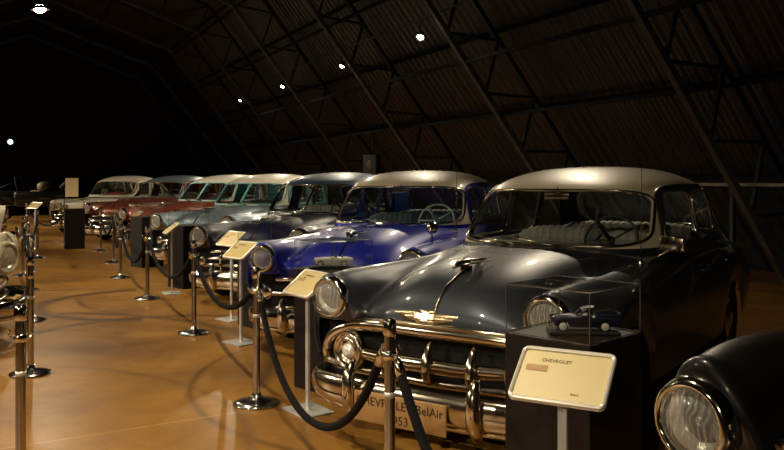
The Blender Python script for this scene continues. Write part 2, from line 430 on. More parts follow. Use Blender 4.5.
def grille_teeth(car, m):
    bm = bmesh.new()      # wide crown bar sweeping round the parking lamps
    half = [(.15,0,.685),(.155,.2,.685),(.165,.4,.68),(.185,.56,.665),(.195,.68,.63),(.20,.76,.58),(.21,.80,.51),(.22,.80,.45)]
    P = [tuple(x) for x in cr(np.array(mirror_pts(half)), 4)]
    tube(bm, P, .030, 12, flat=.036); g = new_obj('grille_crown_bar', bm, m, car)
    bm = bmesh.new()
    half = [(.14,0,.725),(.15,.3,.722),(.19,.5,.705),(.215,.66,.68)]
    tube(bm, [tuple(x) for x in cr(np.array(mirror_pts(half)), 4)], .014, 8); new_obj('hood_lip_trim', bm, m, car)
    bm = bmesh.new()
    half = [(.125,0,.50),(.13,.2,.50),(.14,.36,.505),(.15,.52,.515)]
    P = [tuple(x) for x in cr(np.array(mirror_pts(half)), 4)]
    N = len(P); tube(bm, P, .030, 12, flat=[.034+.010*math.cos(PI*(2*k/(N-1)-1)/2) for k in range(N)]); new_obj('grille_bar', bm, m, car)
    bm = bmesh.new()
    half = [(.15,0,.40),(.155,.3,.405),(.17,.6,.41),(.20,.80,.43)]
    tube(bm, [tuple(x) for x in cr(np.array(mirror_pts(half)), 4)], .024, 10, flat=.026); new_obj('grille_lower_bar', bm, m, car)
    for v in (-.28,0,.28):
        bm = bmesh.new()
        tube(bm, [(.13,v,.40),(.10,v,.435),(.085,v,.49),(.095,v,.55),(.12,v,.60),(.14,v,.64)], [.014,.026,.033,.029,.020,.010], 12,
             flat=[.02,.028,.032,.03,.022,.01], up=Vector((0,1,0)))
        new_obj('grille_tooth', bm, m, car)
    for s in (-1,1):
        mt = facing(.135, s*.585, .515, s*.18*-1)
        bm = bmesh.new()
        lathe(bm, [(.118,-.05),(.122,.0),(.112,.014),(.100,.010),(.092,-.006),(.078,.006),(.066,.010),(.058,-.006),(.046,-.008)], 36, mt)
        pl = new_obj('parking_lamp', bm, m, car)
        bm = bmesh.new(); lathe(bm, [(.046,-.008),(.040,.010),(.022,.020),(0,.024)], 24, mt); new_obj('lens', bm, M['reflector'], pl)
    bm = bmesh.new()
    half = [(.30,0),(.30,.4),(.30,.70),(.31,.86)]
    P = mirror_pts([(u,v,0) for u,v in half]); V = []
    for (u,v,_) in P: V.append([bm.verts.new((u,v,w)) for w in (.22,.45,.70)])
    for A,B in zip(V,V[1:]):
        for j in range(2): bm.faces.new((A[j],B[j],B[j+1],A[j+1]))
    new_obj('grille_backing', bm, M['black'], car)

def grille_bars(car, m, n=3, wide=.62, w0=.40, w1=.66, u0=0.0, teeth=0):
    bm = bmesh.new()
    P = mirror_pts([(.30,0,0),(.30,.4,0),(.30,.70,0),(.31,.86,0)]); V = []
    for (u,v,_) in P: V.append([bm.verts.new((u,v,w)) for w in (.22,.45,.70)])
    for A,B in zip(V,V[1:]):
        for j in range(2): bm.faces.new((A[j],B[j],B[j+1],A[j+1]))
    new_obj('grille_backing', bm, M['black'], car)
    for k in range(n):
        w = w0+(w1-w0)*k/(n-1)
        bm = bmesh.new(); ww = wide*(1-.06*abs(k-1))
        half = [(.12+u0,0,w),(.13+u0,ww*.4,w),(.16+u0,ww*.75,w-.005),(.21+u0,ww*1.08,w-.02)]
        tube(bm, [tuple(x) for x in cr(np.array(mirror_pts(half)), 4)], .024, 10, flat=.026); new_obj('grille_bar', bm, m, car)
    for k in range(teeth):
        v = (k-(teeth-1)/2)*wide*1.5/max(1,teeth)
        bm = bmesh.new(); tube(bm, [(.13,v,w0),(.105,v,(w0+w1)/2),(.13,v,w1)], [.012,.018,.012], 8); new_obj('grille_tooth', bm, m, car)
    for s in (-1,1):
        bm = bmesh.new(); lathe(bm, [(.06,-.02),(.062,.008),(.05,.014),(.03,.02),(0,.024)], 20, facing(.20, s*.70, .52, -s*.2))
        new_obj('parking_lamp', bm, m, car)

def steering(car, v=-.37, u=2.12, w=1.10, m=None):
    R = Matrix.Translation((u,v,w)) @ Matrix.Rotation(math.radians(-62), 4, 'Y')
    bm = bmesh.new()
    tube(bm, [R @ Vector((.20*math.cos(2*PI*k/32), .20*math.sin(2*PI*k/32), 0)) for k in range(32)], .011, 8, closed=True)
    for a in (0, PI*.8, -PI*.8):
        tube(bm, [R @ Vector((0,0,0.0)), R @ Vector((.20*math.cos(a+PI/2), .20*math.sin(a+PI/2), 0))], .009, 6)
    ell(bm, R @ Vector((0,0,0)), (.035,.035,.035), 12)
    tube(bm, [R @ Vector((0,0,0)), R @ Vector((0,0,.35))], .016, 8)
    new_obj('steering_wheel', bm, m or M['dashm'], car)

def bench(car, u, sm, w=.50):
    bm = bmesh.new(); N = 60
    # pleated backrest: a lofted row of vertical rolls
    prof = [(0,0.45),(.02,.66),(.05,.86),(.08,1.03),(.11,1.13),(.155,1.155),(.20,1.13),(.23,.90),(.24,.45)]
    rows = []
    for k in range(N+1):
        v = -.66+1.32*k/N; q = 1-.06*abs(v/.66)**6
        d = .012*abs(math.sin(k*PI/3))
        rows.append([bm.verts.new((u+a-d*(1 if i < 5 else 0)*1.0, v, b*q+(d if i in (4,5,6) else 0))) for i,(a,b) in enumerate(prof)])
    for A,B in zip(rows, rows[1:]):
        for j in range(len(prof)-1): bm.faces.new((A[j],B[j],B[j+1],A[j+1]))
    bm.faces.new(rows[0]); bm.faces.new(rows[-1][::-1])
    s = new_obj('seat_backrest', bm, sm, car)
    bm = bmesh.new(); box(bm, (u-.22,0,.46), (.52,1.32,.20), .05); new_obj('seat_cushion', bm, sm, car)

def make_car(name, label, loc, rz, sp):
    car = thing(name, label, 'car', (loc[0],loc[1],0), rz)
    hd = sp.get('hd', False); cm = sp.get('chrome', M['chrome'])
    bm, P = make_body(sp.get('mod'), sp.get('arch', .375))
    new_obj('body', bm, sp['body'], car)
    # belly and inner floor
    bm = bmesh.new(); box(bm, (2.55,0,.30), (4.3,1.05,.16), .04); box(bm, (2.3,0,.33), (1.9,1.66,.14), .03); new_obj('chassis', bm, M['dark'], car)
    for u in (WF, WR):
        for s in (-1,1): wheel(car, u, s*.80, sp.get('wall', M['rubber']), hd)
    # headlamps
    hl = sp.get('lamps', [(.118,.71,.835,.093,0)])
    for (u,v,w,r,t) in hl:
        for s in (-1,1): headlamp(car, u, s*v, w, r, -s*t, sp.get('bezel', cm))
    g = sp.get('grille', 'bars')
    if g == 'teeth': grille_teeth(car, cm)
    elif g == 'bars': grille_bars(car, cm, **sp.get('gk', {}))
    bumper(car, cm, **sp.get('bk', {}))
    if sp.get('house', True):
        H = House(sp.get('gh', GH)); wins = make_windows(sp)
        new_obj('roof', greenhouse(H, wins, 0, hd, True), [sp['roof'], sp['body']], car)
        new_obj('headliner', greenhouse(H, wins, .018, hd), sp.get('inner', M['seatdark']), car)
        for W in wins:
            window_parts(H, W, car, sp.get('windtrim', cm) if W['kind'] != 'side' else sp.get('sidetrim', cm), M['glass'], hd)
        for sg in (1,-1):
            Q_ = dict(kind='side', sg=sg, w0=1.02, w1=1.512, L=(2.0,2.21), R=(4.08,3.80), e=6)
            pts = [win_pt(H, Q_, f, g, .004) for f, g in outline(96, 6.0)]
            pts = [p for p in pts if p.z > 1.06]
            k0 = max(range(len(pts)), key=lambda k: (pts[k]-pts[k-1]).length); pts = pts[k0:]+pts[:k0]
            bm = bmesh.new(); tube(bm, pts, .011, 6); new_obj('drip_rail', bm, sp['body'], car)
        if sp.get('split'):
            bm = bmesh.new(); tube(bm, [H.front(0, w, .006) for w in np.linspace(1.13,1.48,8)], .017, 8); new_obj('windshield_divider', bm, sp.get('windtrim', cm), car)
        w0 = 1.085
        bm = bmesh.new()
        for s in (-1,1):
            a = H.front(s*.10, w0, .05)
            for off in (0,):
                p0 = Vector((a.x, s*.16-.02, a.z+.005)); p1 = H.front(s*.16+.34, w0+.045, .022)
                tube(bm, [p0, (p0+p1)/2+Vector((-.01,0,.0)), p1], [.010,.007,.006], 6)
        new_obj('windshield_wipers', bm, cm, car)
        seat = sp.get('seat', M['seat'])
        bench(car, 2.60, seat); bench(car, 3.55, seat)
        bm = bmesh.new(); box(bm, (1.95,0,1.00), (.34,1.40,.15), .05); new_obj('dashboard', bm, sp.get('inner', M['dashm']), car)
        steering(car, m=sp.get('wheelm'))
        bm = bmesh.new(); p = H.front(0,1.43,-.05)
        box(bm, p, (.02,.20,.055), .008); tube(bm, [p, p+Vector((.02,0,.07))], .005, 6)
        new_obj('rearview_mirror', bm, cm, car)
        if sp.get('bpillar', True):
            pass
    if sp.get('strip', True):
        bm = bmesh.new()
        us = [.185,.20,.24,.30,.38,.48]
        prev = None; pts = []
        for u in np.linspace(.178,.62,14): pts.append((u,0,surf_w(P,u,0)+.004))
        tube(bm, pts, .010, 6, flat=.009); new_obj('hood_strip', bm, cm, car)
    if sp.get('ornament', True):
        bm = bmesh.new(); u0 = .52; z0 = surf_w(P,u0,0)
        # winged dart: long fuselage with swept wings
        tube(bm, [(u0-.12,0,z0+.035),(u0-.06,0,z0+.055),(u0+.04,0,z0+.06),(u0+.18,0,z0+.055),(u0+.30,0,z0+.06)], [.006,.016,.020,.014,.004], 10)
        for s in (-1,1):
            tube(bm, [(u0-.02,0,z0+.052),(u0+.06,s*.05,z0+.055),(u0+.16,s*.085,z0+.065),(u0+.24,s*.10,z0+.075)], [.03,.03,.022,.004], 8, flat=[.008,.007,.005,.002])
        ell(bm, (u0+.02,0,z0+.02), (.06,.014,.035), 12)
        new_obj('hood_ornament', bm, cm, car)
    if hd:
        # winged emblem modelled in relief on the nose
        B_ = Matrix.Translation((.168,.045,.772)) @ Matrix.Rotation(math.radians(20), 4, 'Y')
        bm = bmesh.new(); N_ = 15
        for w_, d_, hh_, th_ in ((.27,.0,.024,.014),(.225,-.016,.026,.018),(.13,-.032,.022,.018),(.09,.022,.016,.012)):
            pts = [B_ @ Vector((.035*(2*k/(N_-1)-1)**2, w_*(2*k/(N_-1)-1), d_+.016*abs(2*k/(N_-1)-1)**1.5)) for k in range(N_)]
            prof_ = [max(.1, 1-abs(2*k/(N_-1)-1)**2.2) for k in range(N_)]
            tube(bm, pts, [th_*q for q in prof_], 10, flat=[hh_*q for q in prof_])
        em = new_obj('hood_emblem', bm, M['gold'], car)
        bm = bmesh.new()
        tie = [(-.055,-.014),(-.05,.016),(-.016,.016),(-.014,.026),(.02,.026),(.022,.016),(.058,.016),(.052,-.014),(.018,-.014),(.015,-.024),(-.018,-.024),(-.02,-.014)]
        prism(bm, [(a*1.1,b*1.0) for a,b in tie], .010, B_ @ Matrix.Translation((-.008,0,-.002)) @ Matrix.Rotation(-PI/2, 4, 'Y') @ Matrix.Rotation(PI/2, 4, 'Z'))
        new_obj('emblem_cross', bm, M['chrome_old'], em, smooth=False)
    # door seams and handles, side mouldings
    if sp.get('side', True):
        for s in (-1,1):
            for u in (2.33, 3.14):
                bm = bmesh.new(); tube(bm, [(u,s*.965,.90),(u+.03,s*.985,.905),(u+.12,s*.985,.905),(u+.16,s*.955,.90)], .010, 8); new_obj('door_handle', bm, cm, car)
            if sp.get('mould', True): bm = bmesh.new(); tube(bm, [(.95,s*.95,.80),(1.5,s*.953,.80),(2.3,s*.953,.795),(3.0,s*.953,.79)], .008, 6, flat=.014); new_obj('side_moulding', bm, cm, car)
    for (u,s) in sp.get('mirrors', []):
        bm = bmesh.new()
        tube(bm, [(u,s*.83,1.02),(u-.01,s*.90,1.07),(u-.01,s*.95,1.11)], .009, 8)
        box(bm, (u,s*.955,1.135), (.035,.17,.105), .016)
        new_obj('side_mirror', bm, cm, car)
    for (u,v) in sp.get('fender_spot', []):
        z = surf_w(P,u,v); bm = bmesh.new()
        tube(bm, [(u,v,z-.02),(u,v,z+.05),(u,v,z+.10)], .012, 8)
        q_ = Matrix.Translation((u,v,z+.12)) @ Matrix.Rotation(deg_(-70), 4, 'Y') @ Matrix.Rotation(deg_(25), 4, 'X')
        lathe(bm, [(0,-.08),(.03,-.07),(.048,-.02),(.055,.03),(.05,.05),(.03,.06),(0,.062)], 20, q_)
        new_obj('fender_mirror', bm, cm, car)
    if sp.get('antenna'):
        u,v,top = sp['antenna']; z = surf_w(P,u,v)
        bm = bmesh.new(); tube(bm, [(u,v,z-.02),(u,v,z+.035)], .013, 8); tube(bm, [(u,v,z),(u+.01,v,z+.3),(u+.02,v,top)], [.004,.003,.002], 6)
        new_obj('antenna', bm, M['steel'], car)
    return car, P

# ================================================================== PLACE
F = 800.0; HC = 1.56; HZ = 179.0; CXP = 392.0
PHI = math.atan2(.43,.9)
def W(p, a, h=0.0):         # hall coordinates: p across, a along the aisle
    return Vector((p*math.cos(PHI)-a*math.sin(PHI), p*math.sin(PHI)+a*math.cos(PHI), h))

# camera -----------------------------------------------------------
cd = bpy.data.cameras.new('camera'); cam = bpy.data.objects.new('camera', cd); C.objects.link(cam)
cam.location = (0,0,HC); cam.rotation_euler = (PI/2,0,0)
cd.sensor_width = 36; cd.lens = 36*F/784; cd.shift_y = -(225-HZ)/784; cd.clip_end = 200
SC.camera = cam
vs = SC.view_settings; vs.view_transform = 'Standard'; vs.look = 'None'; vs.gamma = 1.0; vs.use_curve_mapping = False; vs.exposure = 0.38
wd = bpy.data.worlds.new('world'); SC.world = wd; wd.use_nodes = True
wd.node_tree.nodes['Background'].inputs[0].default_value = (0.02,0.017,0.014,1); wd.node_tree.nodes['Background'].inputs[1].default_value = 0.2

# floor ------------------------------------------------------------
def floor_mat():
    m = bpy.data.materials.new('polished_concrete'); m.use_nodes = True
    nt = m.node_tree; L = nt.links; b = nt.nodes['Principled BSDF']
    def N(t, **k):
        n = nt.nodes.new(t)
        for a, v in k.items(): setattr(n, a, v)
        return n
    geo = N('ShaderNodeNewGeometry')
    def noise(sc, det=6, rough=.55, dist=0):
        n = N('ShaderNodeTexNoise'); n.inputs['Scale'].default_value = sc; n.inputs['Detail'].default_value = det
        n.inputs['Roughness'].default_value = rough; n.inputs['Distortion'].default_value = dist
        L.new(geo.outputs['Position'], n.inputs['Vector']); return n
    def math_(op, a, c=None, clamp=False):
        n = N('ShaderNodeMath', operation=op); n.use_clamp = clamp
        for i, x in enumerate((a, c)):
            if x is None: continue
            if isinstance(x, (int, float)): n.inputs[i].default_value = x
            else: L.new(x, n.inputs[i])
        return n.outputs[0]
    def mix(fac, A, B):
        n = N('ShaderNodeMix', data_type='RGBA')
        for i, x in ((0,fac),(6,A),(7,B)):
            if isinstance(x, tuple): n.inputs[i].default_value = (*x,1)
            elif isinstance(x, (int,float)): n.inputs[i].default_value = x
            else: L.new(x, n.inputs[i])
        return n.outputs[2]
    n1 = noise(0.55, 8, .6, .6); n2 = noise(3.2, 8, .65); n3 = noise(26, 4)
    r1 = math_('MULTIPLY', math_('SUBTRACT', n1.outputs['Fac'], .35), 2.6, True)
    col = mix(r1, (.165,.074,.013), (.385,.192,.036))
    r2 = math_('MULTIPLY', math_('SUBTRACT', n2.outputs['Fac'], .48), 3.0, True)
    col = mix(math_('MULTIPLY', r2, .75), col, (.17,.075,.018))
    col = mix(math_('MULTIPLY', math_('SUBTRACT', n3.outputs['Fac'], .55), 1.5, True), col, (.47,.20,.06))
    sep = N('ShaderNodeSeparateXYZ'); L.new(geo.outputs['Position'], sep.inputs[0])
    X, Y = sep.outputs[0], sep.outputs[1]
    # curved tyre scuffs
    def ring(cx, cy, r, wd, sx, sy, lim, st=.8):
        dx = math_('SUBTRACT', X, cx); dy = math_('SUBTRACT', Y, cy)
        d = math_('SQRT', math_('ADD', math_('MULTIPLY', dx, dx), math_('MULTIPLY', dy, dy)))
        e = math_('ABSOLUTE', math_('SUBTRACT', d, r))
        e = math_('ADD', e, math_('MULTIPLY', math_('SUBTRACT', n2.outputs['Fac'], .5), .04))
        f = math_('SUBTRACT', 1.0, math_('DIVIDE', e, wd), True)
        g = math_('GREATER_THAN', math_('ADD', math_('MULTIPLY', dx, sx), math_('MULTIPLY', dy, sy)), lim)
        return math_('MULTIPLY', math_('MULTIPLY', f, g), st)
    marks = None
    for a in [(-3.1,10.1,1.25,.16,-1,-.35,.1,1.0),(-2.2,7.7,1.45,.12,-.8,.6,.55,.9),(-3.9,6.4,2.9,.10,.75,.66,1.9,.8),(-1.7,11.4,2.6,.06,-.5,-.85,1.9,.6),
              (-4.6,13.0,1.8,.08,.5,-.8,1.1,.6),(.6,6.4,2.15,.05,-.9,-.4,1.3,.6),(-3.2,4.3,2.4,.06,.7,.7,1.7,.4)]:
        q = ring(*a); marks = q if marks is None else math_('MAXIMUM', marks, q)
    col = mix(marks, col, (.055,.028,.012))
    # oily smudge
    dx = math_('MULTIPLY', math_('SUBTRACT', X, -2.75), .9); dy = math_('MULTIPLY', math_('SUBTRACT', Y, 7.35), 2.2)
    d = math_('SQRT', math_('ADD', math_('MULTIPLY', dx, dx), math_('MULTIPLY', dy, dy)))
    d = math_('ADD', d, math_('MULTIPLY', math_('SUBTRACT', n2.outputs['Fac'], .5), 1.3))
    col = mix(math_('MULTIPLY', math_('SUBTRACT', .95, d, True), .8), col, (.12,.05,.018))
    # saw-cut joints across the aisle
    c_, s_ = math.cos(PHI), math.sin(PHI)
    A = math_('ADD', math_('MULTIPLY', X, -.511), math_('MULTIPLY', Y, .86))
    jj = math_('ABSOLUTE', math_('SUBTRACT', A, 5.13))
    j = math_('SUBTRACT', 1.0, math_('DIVIDE', jj, .014), True)
    for k in (11.2, 17.3):
        j2 = math_('SUBTRACT', 1.0, math_('DIVIDE', math_('ABSOLUTE', math_('SUBTRACT', A, k)), .016), True)
        j = math_('MAXIMUM', j, j2)
    col = mix(math_('MULTIPLY', j, .6), col, (.55,.33,.15))
    L.new(col, b.inputs['Base Color'])
    rr = math_('ADD', .20, math_('MULTIPLY', n2.outputs['Fac'], .28)); L.new(rr, b.inputs['Roughness'])
    bp = N('ShaderNodeBump'); bp.inputs['Strength'].default_value = .12; bp.inputs['Distance'].default_value = .02
    L.new(n2.outputs['Fac'], bp.inputs['Height']); L.new(bp.outputs[0], b.inputs['Normal'])
    b.inputs['Specular IOR Level'].default_value = .45
    return m
bm = bmesh.new(); pr = [W(-10.5,-6), W(12,-6), W(12,42), W(-10.5,42)]
bm.faces.new([bm.verts.new(q) for q in pr]); r = bmesh.ops.extrude_face_region(bm, geom=bm.faces[:])
bmesh.ops.translate(bm, vec=(0,0,-.15), verts=[v for v in r['geom'] if isinstance(v, bmesh.types.BMVert)])
struct(new_obj('floor', bm, floor_mat(), smooth=False))

# hall shell -------------------------------------------------------
def sheet_mat():
    m = bpy.data.materials.new('dark_corrugated_sheet'); m.use_nodes = True
    nt = m.node_tree; L = nt.links; b = nt.nodes['Principled BSDF']
    tc = nt.nodes.new('ShaderNodeTexCoord')
    mp = nt.nodes.new('ShaderNodeMapping'); mp.inputs['Rotation'].default_value = (0,0,-PHI)
    L.new(tc.outputs['Object'], mp.inputs[0])
    sp_ = nt.nodes.new('ShaderNodeSeparateXYZ'); L.new(mp.outputs[0], sp_.inputs[0])
    w = nt.nodes.new('ShaderNodeMath'); w.operation = 'SINE'
    k = nt.nodes.new('ShaderNodeMath'); k.operation = 'MULTIPLY'; k.inputs[1].default_value = 26.0
    L.new(sp_.outputs[1], k.inputs[0]); L.new(k.outputs[0], w.inputs[0])
    bp = nt.nodes.new('ShaderNodeBump'); bp.inputs['Strength'].default_value = .8; bp.inputs['Distance'].default_value = .03
    L.new(w.outputs[0], bp.inputs['Height']); L.new(bp.outputs[0], b.inputs['Normal'])
    n = nt.nodes.new('ShaderNodeTexNoise'); n.inputs['Scale'].default_value = 1.3; n.inputs['Detail'].default_value = 8
    mp2 = nt.nodes.new('ShaderNodeMapping'); mp2.inputs['Scale'].default_value = (1,6,1); L.new(mp.outputs[0], mp2.inputs[0]); L.new(mp2.outputs[0], n.inputs['Vector'])
    mx = nt.nodes.new('ShaderNodeMix'); mx.data_type = 'RGBA'
    mx.inputs[6].default_value = (.021,.021,.020,1); mx.inputs[7].default_value = (.068,.067,.063,1)
    L.new(n.outputs['Fac'], mx.inputs[0]); L.new(mx.outputs[2], b.inputs['Base Color'])
    b.inputs['Roughness'].default_value = .42; b.inputs['Metallic'].default_value = .3
    return m
SHEET = sheet_mat()
PC = 0.8
inner = [(10.2,0.0),(5.4,6.24),(PC,7.91)]
outer = [(10.85,0.55),(10.45,1.05),(5.75,7.10),(PC,8.85)]
shell = [(11.6,0.0),(11.0,0.75),(5.85,7.35),(PC,9.1)]
mir = lambda P_: [(2*PC-p,h) for p,h in P_]
def slab(name, q0, q1, a0=-6, a1=42, th=.08):
    (p0,h0),(p1,h1) = q0,q1
    bm = bmesh.new(); vs_ = []
    d = Vector((p1-p0,h1-h0)).normalized(); nx, ny = -d.y*th, d.x*th
    for a in (a0,a1):
        vs_.append([bm.verts.new(W(*q)) for q in ((p0,a,h0),(p1,a,h1),(p1+nx,a,h1+ny),(p0+nx,a,h0+ny))])
    A, B = vs_
    for i in range(4): bm.faces.new((A[i],A[(i+1)%4],B[(i+1)%4],B[i]))
    bm.faces.new(A); bm.faces.new(B[::-1])
    return struct(new_obj(name, bm, SHEET, smooth=False))
bmR = [slab('wall_right', shell[1], shell[2], th=-.08), slab('ceiling', shell[2], shell[3], th=-.08), slab('wall_right', shell[0], shell[1], th=-.08)]
ms = mir(shell)
slab('wall_left', ms[1], ms[2], th=.08); slab('ceiling', ms[2], ms[3], th=.08); slab('wall_left', ms[0], ms[1], th=.08)
DW = mat('end_wall_dark', (.020,.016,.012), .8, noise=.4, nscale=1.5)
for nm, a in (('wall_far',42),('wall_near',-6)):
    bm = bmesh.new(); poly = shell + ms[::-1][1:]
    s = 1 if a > 0 else -1
    va = [bm.verts.new(W(p,a,h)) for p,h in poly]; vb = [bm.verts.new(W(p,a+.12*s,h)) for p,h in poly]
    bm.faces.new(va); bm.faces.new(vb[::-1])
    for i in range(len(va)):
        j = (i+1)%len(va); bm.faces.new((va[i],va[j],vb[j],vb[i]))
    struct(new_obj(nm, bm, DW, smooth=False))

# roof trusses -----------------------------------------------------
TA = [3.55+4.42*k for k in range(-1,9)]
ORD = ['nearest','second nearest','third nearest','fourth nearest','fifth nearest','sixth nearest','seventh nearest','eighth nearest','ninth nearest','farthest']
def seg(bm, P0, P1, w=.045):
    P0, P1 = Vector(P0), Vector(P1); d = (P1-P0); L_ = d.length; d.normalize()
    q = d.to_track_quat('Z','Y').to_matrix().to_4x4(); mt = Matrix.Translation((P0+P1)/2) @ q
    r = bmesh.ops.create_cube(bm, size=1.0); bmesh.ops.scale(bm, vec=(w*2,w*2,L_), verts=r['verts']); bmesh.ops.transform(bm, matrix=mt, verts=r['verts'])
def lerp(A, B, t): return (A[0]+(B[0]-A[0])*t, A[1]+(B[1]-A[1])*t)
for i, a in enumerate(TA):
    t = thing('roof_truss', '%s dark lattice steel roof truss spanning over the car rows' % ORD[i], 'roof truss', W(PC,a,0), PHI, 'lattice roof trusses')
    for s in (1,-1):
        f = lambda q: Vector((s*(q[0]-PC), 0, q[1]))
        bm = bmesh.new()
        for A, B in zip(inner, inner[1:]): seg(bm, f(A), f(B), .050)
        new_obj('inner_chord', bm, M['chord'], t, smooth=False)
        bm = bmesh.new()
        for A, B in zip([inner[0]]+outer[1:], outer[1:]): seg(bm, f(A), f(B), .045)
        new_obj('outer_chord', bm, M['beam'], t, smooth=False)
        bm = bmesh.new(); n = 6
        for k in range(n):
            A = lerp(inner[0], inner[1], k/n); B = lerp(outer[1], outer[2], (k+.02)/n); A2 = lerp(inner[0], inner[1], (k+1)/n)
            if k: seg(bm, f(A), f(B), .026)
            seg(bm, f(B), f(A2), .026)
        for k in range(4):
            A = lerp(inner[1], inner[2], k/4); B = lerp(outer[2], outer[3], k/4); A2 = lerp(inner[1], inner[2], (k+1)/4)
            seg(bm, f(A), f(B), .026); seg(bm, f(B), f(A2), .026)
        new_obj('web_bracing', bm, M['beam'], t, smooth=False)
# longitudinal purlins, hung between the trusses
for s, nm in ((1,'right'),(-1,'left')):
    for k, (q, w_, lab) in enumerate([((8.1,2.73),.04,'lowest'),((7.37,3.67),.045,'second lowest'),((6.4,4.95),.04,'third lowest'),((5.45,6.15),.045,'fourth lowest'),((2.9,7.1),.035,'upper')]):
        bm = bmesh.new(); q = (PC+s*(q[0]-PC), q[1])
        seg(bm, W(q[0],-5.8,q[1]), W(q[0],41.8,q[1]), w_*.72)
        o = new_obj('purlin', bm, M['purlin'], smooth=False)
        tag(o, '%s dark steel purlin running along the %s roof slope' % (lab, nm), 'purlin', 'steel purlins')
    for k, t_ in enumerate((.08,.3,.52,.74,.96)):
        q = lerp(outer[1], outer[2], t_); q = (PC+s*(q[0]+.10-PC), q[1]+.08)
        bm = bmesh.new(); seg(bm, W(q[0],-5.8,q[1]), W(q[0],41.8,q[1]), .035)
        o = new_obj('purlin', bm, M['purlin'], smooth=False)
        tag(o, '%s outer purlin under the %s roof sheeting' % (['lowest','second lowest','middle','second highest','highest'][k], nm), 'purlin', 'outer purlins')
# rail behind the cars at the right wall
rt = thing('side_railing', 'pale steel railing with diagonal stays behind the parked cars', 'railing', W(9.3,3.0,0), PHI)
bm = bmesh.new(); seg(bm, (0,-6,1.48), (0,6,1.48), .022); new_obj('top_rail', bm, mat('railing_steel', (.30,.26,.20), .5, .3, noise=.2), rt, smooth=False)
for k in range(-2,3):
    bm = bmesh.new(); seg(bm, (0,k*2.6,0), (0,k*2.6,1.46), .03); seg(bm, (0,k*2.6,.6), (0,k*2.6+.8,1.45), .018); new_obj('railing_post', bm, M['beam'], rt, smooth=False)

# lamps ------------------------------------------------------------
def spot_fixture(loc, label, power, aim=(0,0,-1), size=2.3, bulb=True, group=None, rad=.035, color=(1.0,.84,.60), hood=.07):
    t = thing('spotlight', label, 'lamp', loc, 0, group)
    q = (-Vector(aim)).to_track_quat('Z','Y').to_matrix().to_4x4()
    bm = bmesh.new(); lathe(bm, [(0,.16),(.045,.15),(.055,.10),(hood,.02),(hood+.004,0),(hood-.006,.0),(.05,.09),(0,.10)], 20, q); new_obj('lamp_housing', bm, M['fixture'], t)
    bm = bmesh.new(); tube(bm, [(0,0,.10),(0,0,.30)], .012, 6); new_obj('bracket', bm, M['fixture'], t)
    bm = bmesh.new(); ell(bm, q @ Vector((0,0,.028)), (hood*.68,hood*.68,hood*.5), 14, q.to_3x3()); new_obj('bulb', bm, M['bulb'] if bulb is True else bulb, t)
    if power:
        ld = bpy.data.lights.new('lamp_light', 'SPOT'); ld.energy = power; ld.spot_size = size; ld.spot_blend = .6; ld.color = color; ld.shadow_soft_size = rad
        lo = bpy.data.objects.new('lamp_light', ld); C.objects.link(lo); lo.parent = t
        lo.matrix_local = Matrix.Translation(q @ Vector((0,0,-.03))) @ q
    return t
TRP, TRH = 6.85, 4.17
bm = bmesh.new(); seg(bm, W(TRP,-5.8,TRH+.33), W(TRP,41.5,TRH+.36), .014)
tag(new_obj('lamp_track', bm, M['chord'], smooth=False), 'thin dark conduit carrying the row of ceiling spotlights', 'lamp track')
def onpx(px, p, py):
    r = (px-CXP)/F; c_, s_ = math.cos(PHI), math.sin(PHI)
    z = p/(r*c_+s_); return (r*z, z, HC+(HZ-py)/F*z)
TR = [(420,38,'brightest spotlight on the roof track, above the white-roofed blue car',280),(341.5,67,'second small lit spotlight from the right on the roof track',270),
      (282,87,'third small lit spotlight from the right on the roof track',270),(240,101,'leftmost lit spotlight on the roof track',270)]
out = W(-.55,-.45,0).normalized()
for px,py,lab,pw in TR:
    l = onpx(px, TRP, py); spot_fixture(l, lab, pw, (out.x*.8,out.y*.8,-1), size=2.35, group='track spotlights', hood=.085 if px == 420 else .065)
spot_fixture(onpx(209,TRP,111.5), 'unlit dark spotlight at the left end of the roof track', 0, (out.x,out.y,-.6), bulb=M['fixture'], group=None)
spot_fixture(tuple(W(TRP,8.8,TRH)), 'spotlight on the right roof track above the slate sedan, nearest of that track', 330, tuple(W(-.62,-.85,-.72).normalized()), size=.95)
# added track and lamps, out of view, to light floor and car fronts
LP_ = 2*PC-TRP
l = W(LP_+.6, -3.9, TRH); tg = Vector((.15,4.2,.75))-l; tg.normalize()
spot_fixture(tuple(l), 'added unseen spotlight behind the viewer aimed at the slate sedan front', 480, tuple(tg), size=.62)  # extra lamp added out of view to brighten the sedan front and lenses
bm = bmesh.new(); seg(bm, W(LP_,-5.8,TRH+.33), W(LP_,41.5,TRH+.36), .014)
tag(new_obj('lamp_track', bm, M['beam'], smooth=False), 'added unseen conduit for the spotlights over the left row of cars', 'lamp track')
for k in range(9):
    l = W(LP_, .8+4.42*k, TRH); zz = -.85 if k < 2 else -.68; o2 = W(.78,(.40 if k == 0 else -.25+.12*math.sin(k*2.1)),0)
    spot_fixture(tuple(l), 'added unseen spotlight on the track over the left row of cars, aimed across the aisle', 430+130*k, (o2.x,o2.y,zz), size=.98 if k < 2 else 1.2, group='added left track spotlights')
AH = 4.66
l = onpx(40,.5,10)
for k,(a,pw) in enumerate(((None,600),(11.7,560),(7.4,520),(3.1,560))):
    loc = l if a is None else tuple(W(.5,a,AH))
    lab = 'large warm floodlight high over the aisle at the upper left' if a is None else 'floodlight hanging over the aisle, nearer than the large visible one'
    spot_fixture(loc, lab, pw, (0.1,0.0,-1), size=2.9 if a is None else (1.35 if a < 5 else 1.6), hood=.16 if a is None else .12, group=None if a is None else 'aisle floodlights', rad=.06)
